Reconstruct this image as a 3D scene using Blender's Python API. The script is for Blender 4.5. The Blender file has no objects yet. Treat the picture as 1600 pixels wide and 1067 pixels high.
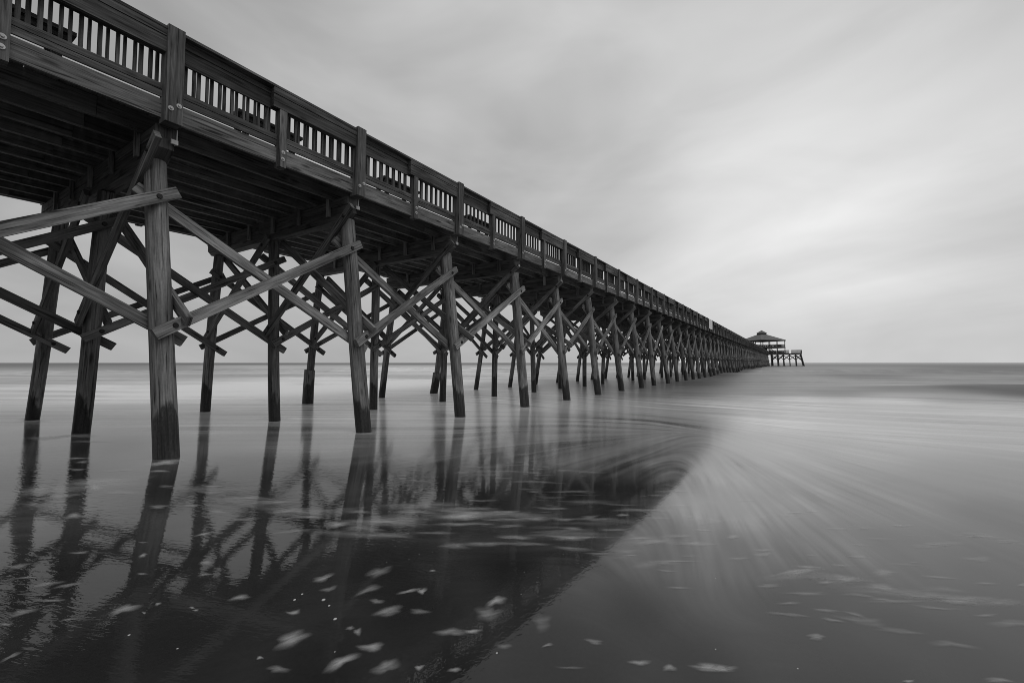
import bpy, math, random
import numpy as np
from mathutils import Vector
random.seed(7); rng = np.random.default_rng(11)
S = bpy.context.scene
COL = S.collection
# World axes: +X runs along the pier out to sea, +Y goes left across the pier, z = 0 is the sea.

# ------------------------------------------------------------------ camera
H = 1.35
FOCAL, THETA, PITCH = 682.03, 0.5662, 0.0482
cam = bpy.data.cameras.new('camera'); cam_o = bpy.data.objects.new('camera', cam); COL.objects.link(cam_o)
cam.sensor_width = 36.0; cam.lens = FOCAL / 1600 * 36.0
cam.clip_start = 0.05; cam.clip_end = 60000
cam_o.location = (0, 0, H)
cam_o.rotation_euler = (math.pi / 2 + PITCH, 0, THETA - math.pi / 2)
S.camera = cam_o

# ------------------------------------------------------------------ exposure
S.view_settings.view_transform = 'Standard'; S.view_settings.look = 'None'
S.view_settings.exposure = 0.0; S.view_settings.gamma = 1.0
S.render.engine = 'CYCLES'; S.cycles.filter_width = 0.9

# ------------------------------------------------------------------ node helper
class NT:
    def __init__(s, tree): s.t = tree; tree.nodes.clear()
    def n(s, typ, **kw):
        nd = s.t.nodes.new(typ)
        for k, v in kw.items():
            if k.startswith('i_'):
                key = k[2:]
                key = int(key) if key.isdigit() else key.replace('_', ' ')
                if hasattr(v, 'is_output') or isinstance(v, bpy.types.NodeSocket): s.t.links.new(v, nd.inputs[key])
                else: nd.inputs[key].default_value = v
            else: setattr(nd, k, v)
        return nd
    def link(s, a, b): s.t.links.new(a, b)
    def math(s, op, a, b=None, c=None, clamp=False):
        nd = s.t.nodes.new('ShaderNodeMath'); nd.operation = op; nd.use_clamp = clamp
        for i, v in enumerate((a, b, c)):
            if v is None: continue
            if isinstance(v, bpy.types.NodeSocket): s.t.links.new(v, nd.inputs[i])
            else: nd.inputs[i].default_value = v
        return nd.outputs[0]
    def mapr(s, v, a, b, c, d, smooth=False):
        nd = s.t.nodes.new('ShaderNodeMapRange'); nd.clamp = True
        if smooth: nd.interpolation_type = 'SMOOTHSTEP'
        s.t.links.new(v, nd.inputs[0])
        for i, q in enumerate((a, b, c, d)): nd.inputs[i + 1].default_value = q
        return nd.outputs[0]
    def noise(s, vec, scale=1.0, detail=4.0, rough=.5, dist=0.0):
        nd = s.t.nodes.new('ShaderNodeTexNoise')
        s.t.links.new(vec, nd.inputs['Vector'])
        nd.inputs['Scale'].default_value = scale; nd.inputs['Detail'].default_value = detail
        nd.inputs['Roughness'].default_value = rough; nd.inputs['Distortion'].default_value = dist
        return nd.outputs['Fac']
    def mapping(s, vec, scale=(1, 1, 1), rot=(0, 0, 0), loc=(0, 0, 0)):
        nd = s.t.nodes.new('ShaderNodeMapping')
        s.t.links.new(vec, nd.inputs[0]); nd.inputs['Scale'].default_value = scale
        nd.inputs['Rotation'].default_value = rot; nd.inputs['Location'].default_value = loc
        return nd.outputs[0]
    def gray(s, v):
        nd = s.t.nodes.new('ShaderNodeCombineColor')
        for i in range(3): s.t.links.new(v, nd.inputs[i])
        return nd.outputs[0]

# ------------------------------------------------------------------ sky: even overcast, long streaked cloud
SUN_EL, SUN_AZ = math.radians(52), math.radians(-100)      # azimuth from +X towards +Y
W = bpy.data.worlds.new('World'); S.world = W; W.use_nodes = True
w = NT(W.node_tree)
tc = w.n('ShaderNodeTexCoord').outputs['Generated']
sep = w.n('ShaderNodeSeparateXYZ', i_0=tc)
zz = w.math('MAXIMUM', sep.outputs[2], 0.0)
den = w.math('ADD', zz, 0.10)
px = w.math('DIVIDE', sep.outputs[0], den); py = w.math('DIVIDE', sep.outputs[1], den)
pl = w.n('ShaderNodeCombineXYZ', i_0=px, i_1=py).outputs[0]
WIND = math.radians(47)
def vrot(vec, ang):
    nd = w.n('ShaderNodeVectorRotate', rotation_type='Z_AXIS'); w.link(vec, nd.inputs['Vector']); nd.inputs['Angle'].default_value = ang
    return nd.outputs[0]
plr = vrot(pl, -WIND)
n1 = w.noise(w.mapping(plr, (.22, .95, 1), loc=(3.1, 1.7, 0)), 1.0, 3.0, .5, .3)
n2 = w.noise(w.mapping(plr, (.5, 3.0, 1), loc=(1.2, 7.7, 0)), 1.0, 3.0, .5, .2)
n3 = w.noise(w.mapping(tc, (2.6, 2.6, 7.5), loc=(.3, .2, .8)), 1.0, 4.0, .5, .4)
def lobe(d, k):
    nd = w.n('ShaderNodeVectorMath', operation='DOT_PRODUCT'); w.link(tc, nd.inputs[0]); nd.inputs[1].default_value = d
    m = w.math('SUBTRACT', nd.outputs['Value'], 1.0)
    return w.math('EXPONENT', w.math('MULTIPLY', m, k))
base = w.math('SUBTRACT', 0.555, w.mapr(sep.outputs[2], 0.0, .14, .055, 0.0, True))
for d, k, a in (((0.9537, -0.0037, 0.3006), 22, .22), ((0.9580, -0.2319, 0.1685), 14, .10), ((0.9629, 0.2076, 0.1724), 60, .08), ((0.1317, 0.8342, 0.5355), 5, -.22), ((0.8030, 0.4774, 0.3567), 70, -.08), ((0.9174, 0.2608, 0.3007), 110, -.11), ((0.5768, 0.5338, 0.6183), 20, .12), ((0.8184, -0.2926, 0.4946), 8, -.08), ((0.1744, 0.9809, 0.0856), 14, .05)):
    base = w.math('ADD', base, w.math('MULTIPLY', lobe(d, k), a))
fade = w.mapr(sep.outputs[2], .02, .16, 0.0, 1.0, True)
cl = w.math('ADD', w.math('MULTIPLY', w.math('SUBTRACT', n1, .5), .21), w.math('MULTIPLY', w.math('SUBTRACT', n2, .5), .08))
cl = w.math('MULTIPLY', cl, fade)
cl = w.math('ADD', cl, w.math('MULTIPLY', w.math('SUBTRACT', n3, .5), .34))
lum = w.math('MAXIMUM', w.math('ADD', base, cl), .08)
sky = w.n('ShaderNodeTexSky', sky_type='NISHITA', sun_disc=False)
sky.sun_elevation = SUN_EL; sky.sun_rotation = math.pi / 2 - SUN_AZ
bw = w.n('ShaderNodeRGBToBW', i_0=sky.outputs[0])
bg1 = w.n('ShaderNodeBackground', i_1=.06); w.link(w.gray(bw.outputs[0]), bg1.inputs[0])
bg2 = w.n('ShaderNodeBackground', i_1=1.0); w.link(w.gray(lum), bg2.inputs[0])
mx = w.n('ShaderNodeMixShader', i_0=.96); w.link(bg1.outputs[0], mx.inputs[1]); w.link(bg2.outputs[0], mx.inputs[2])
out = w.n('ShaderNodeOutputWorld'); w.link(mx.outputs[0], out.inputs[0])

# ------------------------------------------------------------------ sun behind the cloud
sl = bpy.data.lights.new('sun', 'SUN'); sl.energy = 0.6; sl.angle = math.radians(28); sl.color = (1, 1, 1)
so = bpy.data.objects.new('sun', sl); COL.objects.link(so)
sd = Vector((math.cos(SUN_EL) * math.cos(SUN_AZ), math.cos(SUN_EL) * math.sin(SUN_AZ), math.sin(SUN_EL)))
so.rotation_euler = sd.to_track_quat('Z', 'Y').to_euler()

# ------------------------------------------------------------------ materials
def new_mat(name):
    m = bpy.data.materials.new(name); m.use_nodes = True
    return m, NT(m.node_tree)

def finish(nt, base, rough, normal=None, spec=.3):
    p = nt.n('ShaderNodeBsdfPrincipled'); nt.link(base, p.inputs['Base Color'])
    if isinstance(rough, (int, float)): p.inputs['Roughness'].default_value = rough
    else: nt.link(rough, p.inputs['Roughness'])
    p.inputs['Specular IOR Level'].default_value = spec
    if normal is not None: nt.link(normal, p.inputs['Normal'])
    o = nt.n('ShaderNodeOutputMaterial'); nt.link(p.outputs[0], o.inputs[0])

def wood(name, lo, hi, wet=False, knots=True, bump=.35):
    """Weathered timber; u of the UV map runs along the grain, both in metres."""
    m, t = new_mat(name)
    uv = t.n('ShaderNodeUVMap', uv_map='grain').outputs[0]
    at = t.n('ShaderNodeAttribute', attribute_name='tint').outputs['Fac']
    g1 = t.noise(t.mapping(uv, (1.3, 30, 1)), 1.0, 5.0, .6, .6)
    g2 = t.noise(t.mapping(uv, (4.0, 120, 1)), 1.0, 3.0, .6, .3)
    g3 = t.noise(t.mapping(uv, (.8, 3.5, 1)), 1.0, 4.0, .6)
    g = t.math('ADD', t.math('MULTIPLY', g1, .55), t.math('ADD', t.math('MULTIPLY', g2, .25), t.math('MULTIPLY', g3, .45)))
    v = t.math('ADD', lo, t.math('MULTIPLY', t.math('POWER', t.mapr(g, .42, .84, 0.0, 1.0), 1.55), hi * 1.15 - lo))
    v = t.math('MULTIPLY', v, at)
    bl = t.noise(t.mapping(uv, (.55, 2.4, 1), loc=(7, 3, 0)), 1.0, 4.0, .6, .8)
    v = t.math('MULTIPLY', v, t.mapr(bl, .32, .68, .62, 1.28))
    if knots:
        vo = t.n('ShaderNodeTexVoronoi', feature='F1'); t.link(t.mapping(uv, (1.5, 6, 1)), vo.inputs['Vector']); vo.inputs['Scale'].default_value = 1.0
        kn = t.mapr(vo.outputs['Distance'], .06, .2, .35, 1.0, True)
        v = t.math('MULTIPLY', v, kn)
    ck = t.mapr(g1, .35, .42, .28, 1.0)
    v = t.math('MULTIPLY', v, ck)
    rough = .8
    if wet:   # tide mark: soaked, dark, slightly shiny below an uneven line
        geo = t.n('ShaderNodeNewGeometry').outputs['Position']
        z = t.n('ShaderNodeSeparateXYZ', i_0=geo).outputs[2]
        wn = t.noise(t.mapping(geo, (3.2, 3.2, .8)), 1.0, 3.0, .5)
        wn2 = t.noise(t.mapping(geo, (14, 14, 2.5)), 1.0, 3.0, .6)
        zl = t.math('SUBTRACT', z, t.math('ADD', t.math('MULTIPLY', t.math('SUBTRACT', wn, .5), 1.5), t.math('MULTIPLY', t.math('SUBTRACT', wn2, .5), .35)))
        dry = t.mapr(zl, .58, .72, 0.0, 1.0, True)
        sp = t.noise(t.mapping(geo, (45, 45, 30)), 1.0, 3.0, .7)
        v = t.math('MULTIPLY', v, t.math('ADD', t.mapr(sp, .35, .72, .09, .30), t.math('MULTIPLY', dry, .82)))
        rough = t.math('ADD', .45, t.math('MULTIPLY', dry, .4))
    bm = t.n('ShaderNodeBump'); bm.inputs['Strength'].default_value = bump; bm.inputs['Distance'].default_value = .01
    t.link(g1, bm.inputs['Height'])
    finish(t, t.gray(v), rough, bm.outputs[0])
    return m

M_PILE = wood('pile_timber', .05, .29, wet=True, bump=.6)
M_BRACE = wood('brace_timber', .05, .37)
M_RAIL = wood('rail_timber', .02, .18)
M_POST = wood('post_timber', .03, .22)
M_FASCIA = wood('fascia_timber', .05, .29)
M_DECK = wood('deck_timber', .08, .25, knots=False)
M_CAP = wood('cap_timber', .05, .22)
M_BENCH = wood('bench_timber', .03, .09)

def plain(name, v, rough, metal=0.0, noise=.15):
    m, t = new_mat(name)
    geo = t.n('ShaderNodeNewGeometry').outputs['Position']
    n = t.noise(geo, 6.0, 4.0, .6)
    c = t.mapr(n, .25, .75, v * (1 - noise), v * (1 + noise))
    finish(t, t.gray(c), rough)
    t.t.nodes['Principled BSDF'].inputs['Metallic'].default_value = metal
    return m
M_BOLT = plain('galvanised_steel', .42, .5, .6, .3)
M_RUST = plain('dark_steel', .02, .7)
M_SIGN = plain('white_panel', .72, .6, 0, .04)
M_SHELL = plain('pale_shell', .48, .5)
M_WHITE = plain('pale_plate', .5, .7)

def roof_material():
    m, t = new_mat('roof_shingles')
    geo = t.n('ShaderNodeNewGeometry').outputs['Position']
    n = t.noise(t.mapping(geo, (1, 1, 9)), 1.0, 4.0, .6)
    finish(t, t.gray(t.mapr(n, .3, .7, .10, .20)), .85)
    return m
M_ROOF = roof_material()

# ------------------------------------------------------------------ mesh builder
class MB:
    def __init__(s): s.v = []; s.f = []; s.uv = []; s.ti = []
    def quad(s, idx, uvs, tint):
        s.f.append(idx); s.uv.extend(uvs); s.ti.append(tint)
    def hexa(s, c, L, Wd, Ht, tint=None, ends=(0, 0)):
        """box with centre c and full-size axis vectors; grain runs along L."""
        if tint is None: tint = random.uniform(.72, 1.25)
        c, L, Wd, Ht = map(Vector, (c, L, Wd, Ht))
        b = len(s.v)
        for i in (-.5, .5):
            for j in (-.5, .5):
                for k in (-.5, .5): s.v.append(c + L * i + Wd * j + Ht * k)
        l, wd, h = L.length, Wd.length, Ht.length
        u0, v0 = random.uniform(0, 60), random.uniform(0, 60)
        def uvr(a, bb, o): return [(u0, v0 + o), (u0 + a, v0 + o), (u0 + a, v0 + o + bb), (u0, v0 + o + bb)]
        # order matters: corner index = 4i+2j+k
        fl = [((0, 4, 6, 2), l, wd, 0), ((1, 3, 7, 5), l, wd, 1), ((0, 1, 5, 4), l, h, 2), ((2, 6, 7, 3), l, h, 3)]
        for q, a, bb, o in fl:
            uv = uvr(a, bb, o * .7)
            if q == (1, 3, 7, 5): uv = [uv[0], uv[3], uv[2], uv[1]]
            if q == (0, 1, 5, 4): uv = [uv[0], uv[3], uv[2], uv[1]]
            s.quad([b + i for i in q], uv, tint)
        s.quad([b + i for i in (0, 2, 3, 1)], uvr(.02, h, 5), tint * .8)
        s.quad([b + i for i in (4, 5, 7, 6)], uvr(.02, h, 6), tint * .8)
        return s
    def box(s, x0, x1, y0, y1, z0, z1, tint=None):
        d = (x1 - x0, y1 - y0, z1 - z0); c = ((x0 + x1) / 2, (y0 + y1) / 2, (z0 + z1) / 2)
        ax = [(d[0], 0, 0), (0, d[1], 0), (0, 0, d[2])]
        m = d.index(max(d))
        return s.hexa(c, ax[m], ax[(m + 1) % 3], ax[(m + 2) % 3], tint)
    def beam(s, p0, p1, thick, high, side, tint=None):
        """board from p0 to p1; 'thick' measured along 'side', 'high' square to it."""
        p0, p1, side = Vector(p0), Vector(p1), Vector(side)
        L = p1 - p0; d = L.normalized(); sd_ = (side - d * side.dot(d)).normalized(); up = d.cross(sd_).normalized()
        return s.hexa((p0 + p1) / 2, L, sd_ * thick, up * high, tint)
    def cyl(s, p0, p1, r0, r1, n=14, seg=8, wob=0.0, tint=None, cap=True):
        if tint is None: tint = random.uniform(.75, 1.2)
        p0, p1 = Vector(p0), Vector(p1); L = p1 - p0; d = L.normalized()
        a = d.orthogonal().normalized(); bb = d.cross(a); b = len(s.v)
        u0, v0 = random.uniform(0, 60), random.uniform(0, 60); ph = [random.uniform(0, 6.28) for _ in range(4)]
        for i in range(seg + 1):
            q = i / seg; c = p0 + L * q; r = r0 + (r1 - r0) * q
            c = c + (a * math.sin(q * 5 + ph[0]) + bb * math.sin(q * 4 + ph[1])) * wob * 1.0
            for j in range(n):
                an = 6.28318 * j / n
                rr = r * (1 + wob * 1.6 * math.sin(2 * an + ph[2] + 2 * q) + wob * 1.2 * math.sin(3 * an + ph[3] - 3 * q))
                s.v.append(c + (a * math.cos(an) + bb * math.sin(an)) * rr)
        ln = L.length; cir = 6.28 * r0
        for i in range(seg):
            for j in range(n):
                k = (j + 1) % n
                u, u1 = u0 + ln * i / seg, u0 + ln * (i + 1) / seg; w0, w1 = v0 + cir * j / n, v0 + cir * (j + 1) / n
                s.quad([b + i * n + j, b + i * n + k, b + (i + 1) * n + k, b + (i + 1) * n + j], [(u, w0), (u, w1), (u1, w1), (u1, w0)], tint)
        if cap:
            for base_, rev in ((b, True), (b + seg * n, False)):
                idx = [base_ + j for j in range(n)]
                if rev: idx = idx[::-1]
                s.quad(idx, [(u0 + .1 * math.cos(6.28 * j / n), v0 + .1 * math.sin(6.28 * j / n)) for j in range(n)], tint * .8)
        return s
    def poly(s, pts, tint=1.0):
        b = len(s.v); s.v.extend(Vector(p) for p in pts)
        o = Vector(pts[0]); e = (Vector(pts[1]) - o).normalized()
        nrm = e.cross(Vector(pts[-1]) - o); g = nrm.cross(e).normalized()
        s.quad(list(range(b, b + len(pts))), [((Vector(p) - o).dot(e), (Vector(p) - o).dot(g)) for p in pts], tint)
        return s
    def build(s, name, mat, parent=None, smooth=False):
        me = bpy.data.meshes.new(name); me.from_pydata([tuple(v) for v in s.v], [], s.f)
        ul = me.uv_layers.new(name='grain'); ul.data.foreach_set('uv', [c for q in s.uv for c in q])
        at = me.attributes.new('tint', 'FLOAT', 'FACE'); at.data.foreach_set('value', s.ti)
        me.materials.append(mat)
        if smooth: me.polygons.foreach_set('use_smooth', [True] * len(me.polygons)); 
        if smooth: me.set_sharp_from_angle(angle=math.radians(40))
        o = bpy.data.objects.new(name, me); COL.objects.link(o)
        if parent is not None: o.parent = parent
        return o

def tag(o, label=None, cat=None, group=None, kind=None):
    if label: o['label'] = label
    if cat: o['category'] = cat
    if group: o['group'] = group
    if kind: o['kind'] = kind
    return o
def thing(name, label, cat, group=None):
    o = bpy.data.objects.new(name, None); COL.objects.link(o)
    return tag(o, label, cat, group)

# ------------------------------------------------------------------ beach and sea surface
_ts = np.linspace(0, 60, 6001)
_ms = np.interp(_ts, [0, 1, 2, 3, 4.5, 6, 9, 14, 20], [.037, .037, .034, .030, .027, .018, .008, .003, 0])
_zc = np.cumsum(_ms[::-1])[::-1] * (_ts[1] - _ts[0])
_us = np.linspace(-12, 14, 2601); _ls = np.interp(_us, [-6, -1, .6, 1.2, 2.0, 3.2, 5, 8], [0, .003, .010, .009, .002, -.001, -.001, 0])
_zu = -np.cumsum(_ls) * (_us[1] - _us[0]); _zu -= np.interp(0, _us, _zu)
def zs(t, u=0.0):
    # foreshore falling to the sea, with a faint hollow scoured along the pier
    t = np.asarray(t, float); u = np.asarray(u, float)
    a = np.where(t > 0, np.interp(t, _ts, _zc), _zc[0] - .037 * np.maximum(t, -15))
    return a + np.interp(u, _us, _zu) * np.clip((12 - t) / 8, 0, 1)

ENV = np.array([(42.03,241.18,0.1,0.34),(14.13,80.87,0.5,0.332),(7.75,44.22,0.5,0.324),(4.08,23.21,0.65,0.283),(40.03,137.17,0.2,0.338),(15.92,54.47,0.5,0.329),
 (8.74,29.83,0.85,0.313),(39.33,100.54,0.25,0.336),(19.33,49.35,0.4,0.329),(8.97,22.84,1.3,0.299),(13.86,15.78,1,0.299),(16.3,15.73,1,0.307),
 (64.37,125.2,0.6,0.338),(25,48.57,0.5,0.33),(12.58,24.42,1.5,0.313),(41.33,61.59,0.5,0.334),(21.98,32.74,0.9,0.326),(12.22,18.18,1.7,0.299),
 (19.35,20.88,1.9,0.321),(62.58,63.95,0.9,0.336),(51.99,44.82,0.75,0.334),(254.94,260.57,0.05,0.34),(132.27,453.55,0.05,0.34),(188.03,365.83,0.05,0.34),
 (313.48,168.46,0.08,0.34),(28.14,28.74,0.5,0.328),(17.06,12.68,1,0.303),(11.95,10.3,1,0.273),(23.23,14.77,0.5,0.321),(25.39,11.37,0.2,0.321),
 (85.71,44.47,0.5,0.337),(23.99,6.95,0.15,0.313),(29.71,4.58,0.12,0.321),(46.88,-0.74,0.22,0.328),(44.73,2.65,0.17,0.328),(27.75,1.04,0.2,0.313),
 (65.31,-10.14,0.1,0.331),(114.56,-17.83,0.2,0.336),(67.53,-18.35,0.17,0.33),(97.3,-26.47,0.03,0.334),(279.66,-65.91,0.08,0.34),(248.14,-16.32,0.08,0.34),
 (83.98,-5.5,0.15,0.334),(33.22,-5.14,0.25,0.317),(28.26,-6.62,0,0.299),(32.72,-10,0,0.307),(26.39,-8.06,0,0.287),(23.07,-1.48,0.08,0.291),
 (27.27,-4.21,0.06,0.301),(21.6,0.82,0.14,0.291),(20.56,3.18,0.2,0.293),(17.95,5.2,0.3,0.287),(39.42,-10.69,0.14,0.321),(22.01,-5.14,0.2,0.273),
 (15.67,2.43,0.6,0.262),(17.69,-0.26,0.65,0.264),(18.55,-2.85,0.6,0.257),(18.01,-4.86,0.6,0.238),(14.5,4.21,0.55,0.262),(12.32,5.52,0.55,0.25),
 (11.3,0.44,0.6,0.193),(10.53,-1.6,0.38,0.153),(10.54,-2.82,0.3,0.133),(8.32,-0.51,0.24,0.117),(7.12,-1.63,0.06,0.058),(7.77,0.31,0.36,0.117),
 (5.32,0.52,0.32,0.052),(4.84,-0.05,0.2,0.034),(5.35,-0.79,0.13,0.034),(5.32,-1.4,0.03,0.028),(4.09,0.41,0.26,0.028),(4.07,0.75,0.3,0.03),
 (3.33,0.75,0.1,0.025),(3.07,0.9,0.12,0.023),(3.68,-0.21,0.09,0.022),(3.63,-0.67,0.03,0.02),(3.19,0.32,0.08,0.021),(3.6,-0.94,0.02,0.02),
 (2.9,-0.16,0,0.02),(2.34,-0.12,0,0.02),(2.15,0.64,0,0.02),(2.65,-0.58,0,0.02),(1.86,0.31,0,0.02),(7.57,1.68,0.35,0.133),
 (7.95,2.32,0.33,0.153),(10.05,4.51,0.3,0.215),(6.97,2.56,0.2,0.133),(5.28,2.37,0.18,0.086),(4.48,2.85,0.08,0.05),(5.04,1.47,0.06,0.058),
 (3.89,1.75,0,0.015),(3.19,2.37,0,0.015),(6.06,3.85,0.2,0.133),(7.68,4.13,0.26,0.173),(5.01,4.31,0.13,0.117),(4.45,5.05,0.14,0.1),
 (4.24,6.29,0.22,0.1),(4,7.72,0.15,0.08),(3.08,7.77,0.14,0.05),(3.88,15.41,0.65,0.238),(1.73,10.5,0.1,0.05),(6.4,12.39,0.9,0.238),
 (6.92,9,0.75,0.215),(1.39,6.42,0,0.03),(1.92,4.83,0,0.03),(2.16,3.18,0,0.03),(1.3,2.47,0,0.02),(0.73,3.29,0,0.02),
 (1.55,1.53,0,0.02),(0.86,2.11,0,0.02),(2.06,8.12,0.02,0.03),(2.5,5.49,0.02,0.04),(7.34,6.32,0.42,0.193),(8.64,9.31,0.9,0.238),
 (3.15,4.08,0,0.025),(3.36,2.89,0,0.02),(2.51,-0.01,0,0.02),(2.76,-0.39,0,0.02),(3.07,-0.86,0,0.02),(2.47,-0.68,0,0.02),
 (2.23,-0.31,0,0.02),(1.56,0.7,0,0.02),(1.29,1.1,0,0.02),(1.03,1.5,0,0.02),(0.51,2.26,0,0.02),(2.09,1.33,0,0.02),
 (2.82,1.27,0.02,0.023),(1.81,2.04,0,0.02),(1.01,2.89,0,0.02),(1.67,0.9,0,0.02),(6.14,-1.17,0.1,0.046),(7.47,-2.14,0.08,0.058),
 (3.92,-0.57,0.03,0.022),(2.84,0.68,0.08,0.02),(3.52,1.25,0,0.028),(4.29,1.58,0,0.046),(5.25,1.17,0.25,0.058),(3.42,3.48,0,0.02),
 (2.67,4.49,0,0.02),(2.1,4.6,0,0.015),(3.92,2.11,0,0.02),(4.35,1.27,0,0.015),(5.13,1.07,0.12,0.05),(4.88,14.28,0.75,0.238),
 (6.3,9.85,0.8,0.215),(2.62,14.26,0.4,0.215),(4.29,9.48,0.5,0.183),(9.65,16.37,1.2,0.283),(6.86,20.15,1,0.283),(5.86,6.66,0.35,0.173),
 (9.58,6.49,0.5,0.227),(5.99,1.33,0.22,0.1),(6.18,1.05,0.25,0.12),(43.99,-12.86,0.2,0.323),(39.62,-7.76,0.22,0.322),(177.89,-53.39,0.03,0.338),
 (107.82,-21.2,0.04,0.336),(54.57,-6.09,0.08,0.329),(54.56,-12.82,0.22,0.328)])     # position on the ground, foam cover, blur of the moving water
FLOW = np.array([(17.513,-4.083,-1.373),(14.092,1.174,-1.79),(13.485,2.095,-1.642),(14.499,4.208,-1.866),(13.329,5.975,-1.92),(9.669,2.007,-2.066),
 (6.802,1.79,-0.089),(7.91,1.751,-0.168),(5.771,2.031,-0.124),(5.099,2.292,-0.153),(4.198,2.669,-0.156),(4.104,1.846,-0.092),
 (5.041,1.474,-0.025),(3.802,3.762,-0.106),(5.755,4.273,-0.399),(5.637,5.585,-0.935),(7.676,4.13,-0.826),(9.414,3.304,-1.374),
 (6.475,9.613,-0.932),(7.565,19.255,-0.917),(1.57,7.289,-0.284),(3.387,15.938,-0.817),(2.153,5.416,-1.269),(23.235,14.769,-1.552),
 (31.866,1.19,-1.005),(54.561,-12.82,-1.005),(48.792,49.853,-1.005),(25.337,86.755,-1.005),(23.54,-1.514,-1.345),(31.055,-9.278,-1.461),
 (2.242,1.923,-0.964),(1.306,3.25,-0.45),(0.858,2.105,-0.434),(1.444,1.235,-0.731),(1.998,0.101,-0.986),(8.153,0.786,-2.641),
 (9.228,0.367,-2.251),(6.318,0.839,-2.882),(5.129,0.329,-2.861),(6.024,-0.004,-2.763),(7.161,-0.435,-2.595),(5.761,-0.609,-2.696),
 (4.093,-0.156,-2.844),(3.433,0.154,-2.897),(3.683,0.455,-2.922),(4.874,0.712,-2.92),(4.429,-0.651,-2.777),(4.715,-1.068,-2.714),
 (5.442,-1.587,-2.602),(7.884,-1.51,-2.331),(7.51,-2.207,-2.301),(10.876,-0.679,-1.542),(10.858,-2.095,-1.494),(11.79,-3.491,-1.347),
 (2.987,-0.017,-2.892),(3.293,-0.475,-2.838),(2.725,0.375,-2.935)])   # position on the ground, heading of the running water

def idw(P, Q, vals, power=3.0, k=4.5):
    """inverse-distance blend in (log range, bearing) space"""
    def lp(a): return np.stack([np.log(np.hypot(a[:, 0], a[:, 1])) , np.arctan2(a[:, 1], a[:, 0])], 1)
    a, b = lp(P), lp(Q); a[:, 0] *= .55; b[:, 0] *= .55
    res = np.zeros((len(P), vals.shape[1]))
    for i in range(0, len(P), 40000):
        d = ((a[i:i + 40000, None, :] - b[None]) ** 2).sum(2) + 2e-5
        wgt = d ** (-power / 2); wgt /= wgt.sum(1, keepdims=True)
        res[i:i + 40000] = wgt @ vals
    return res

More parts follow.
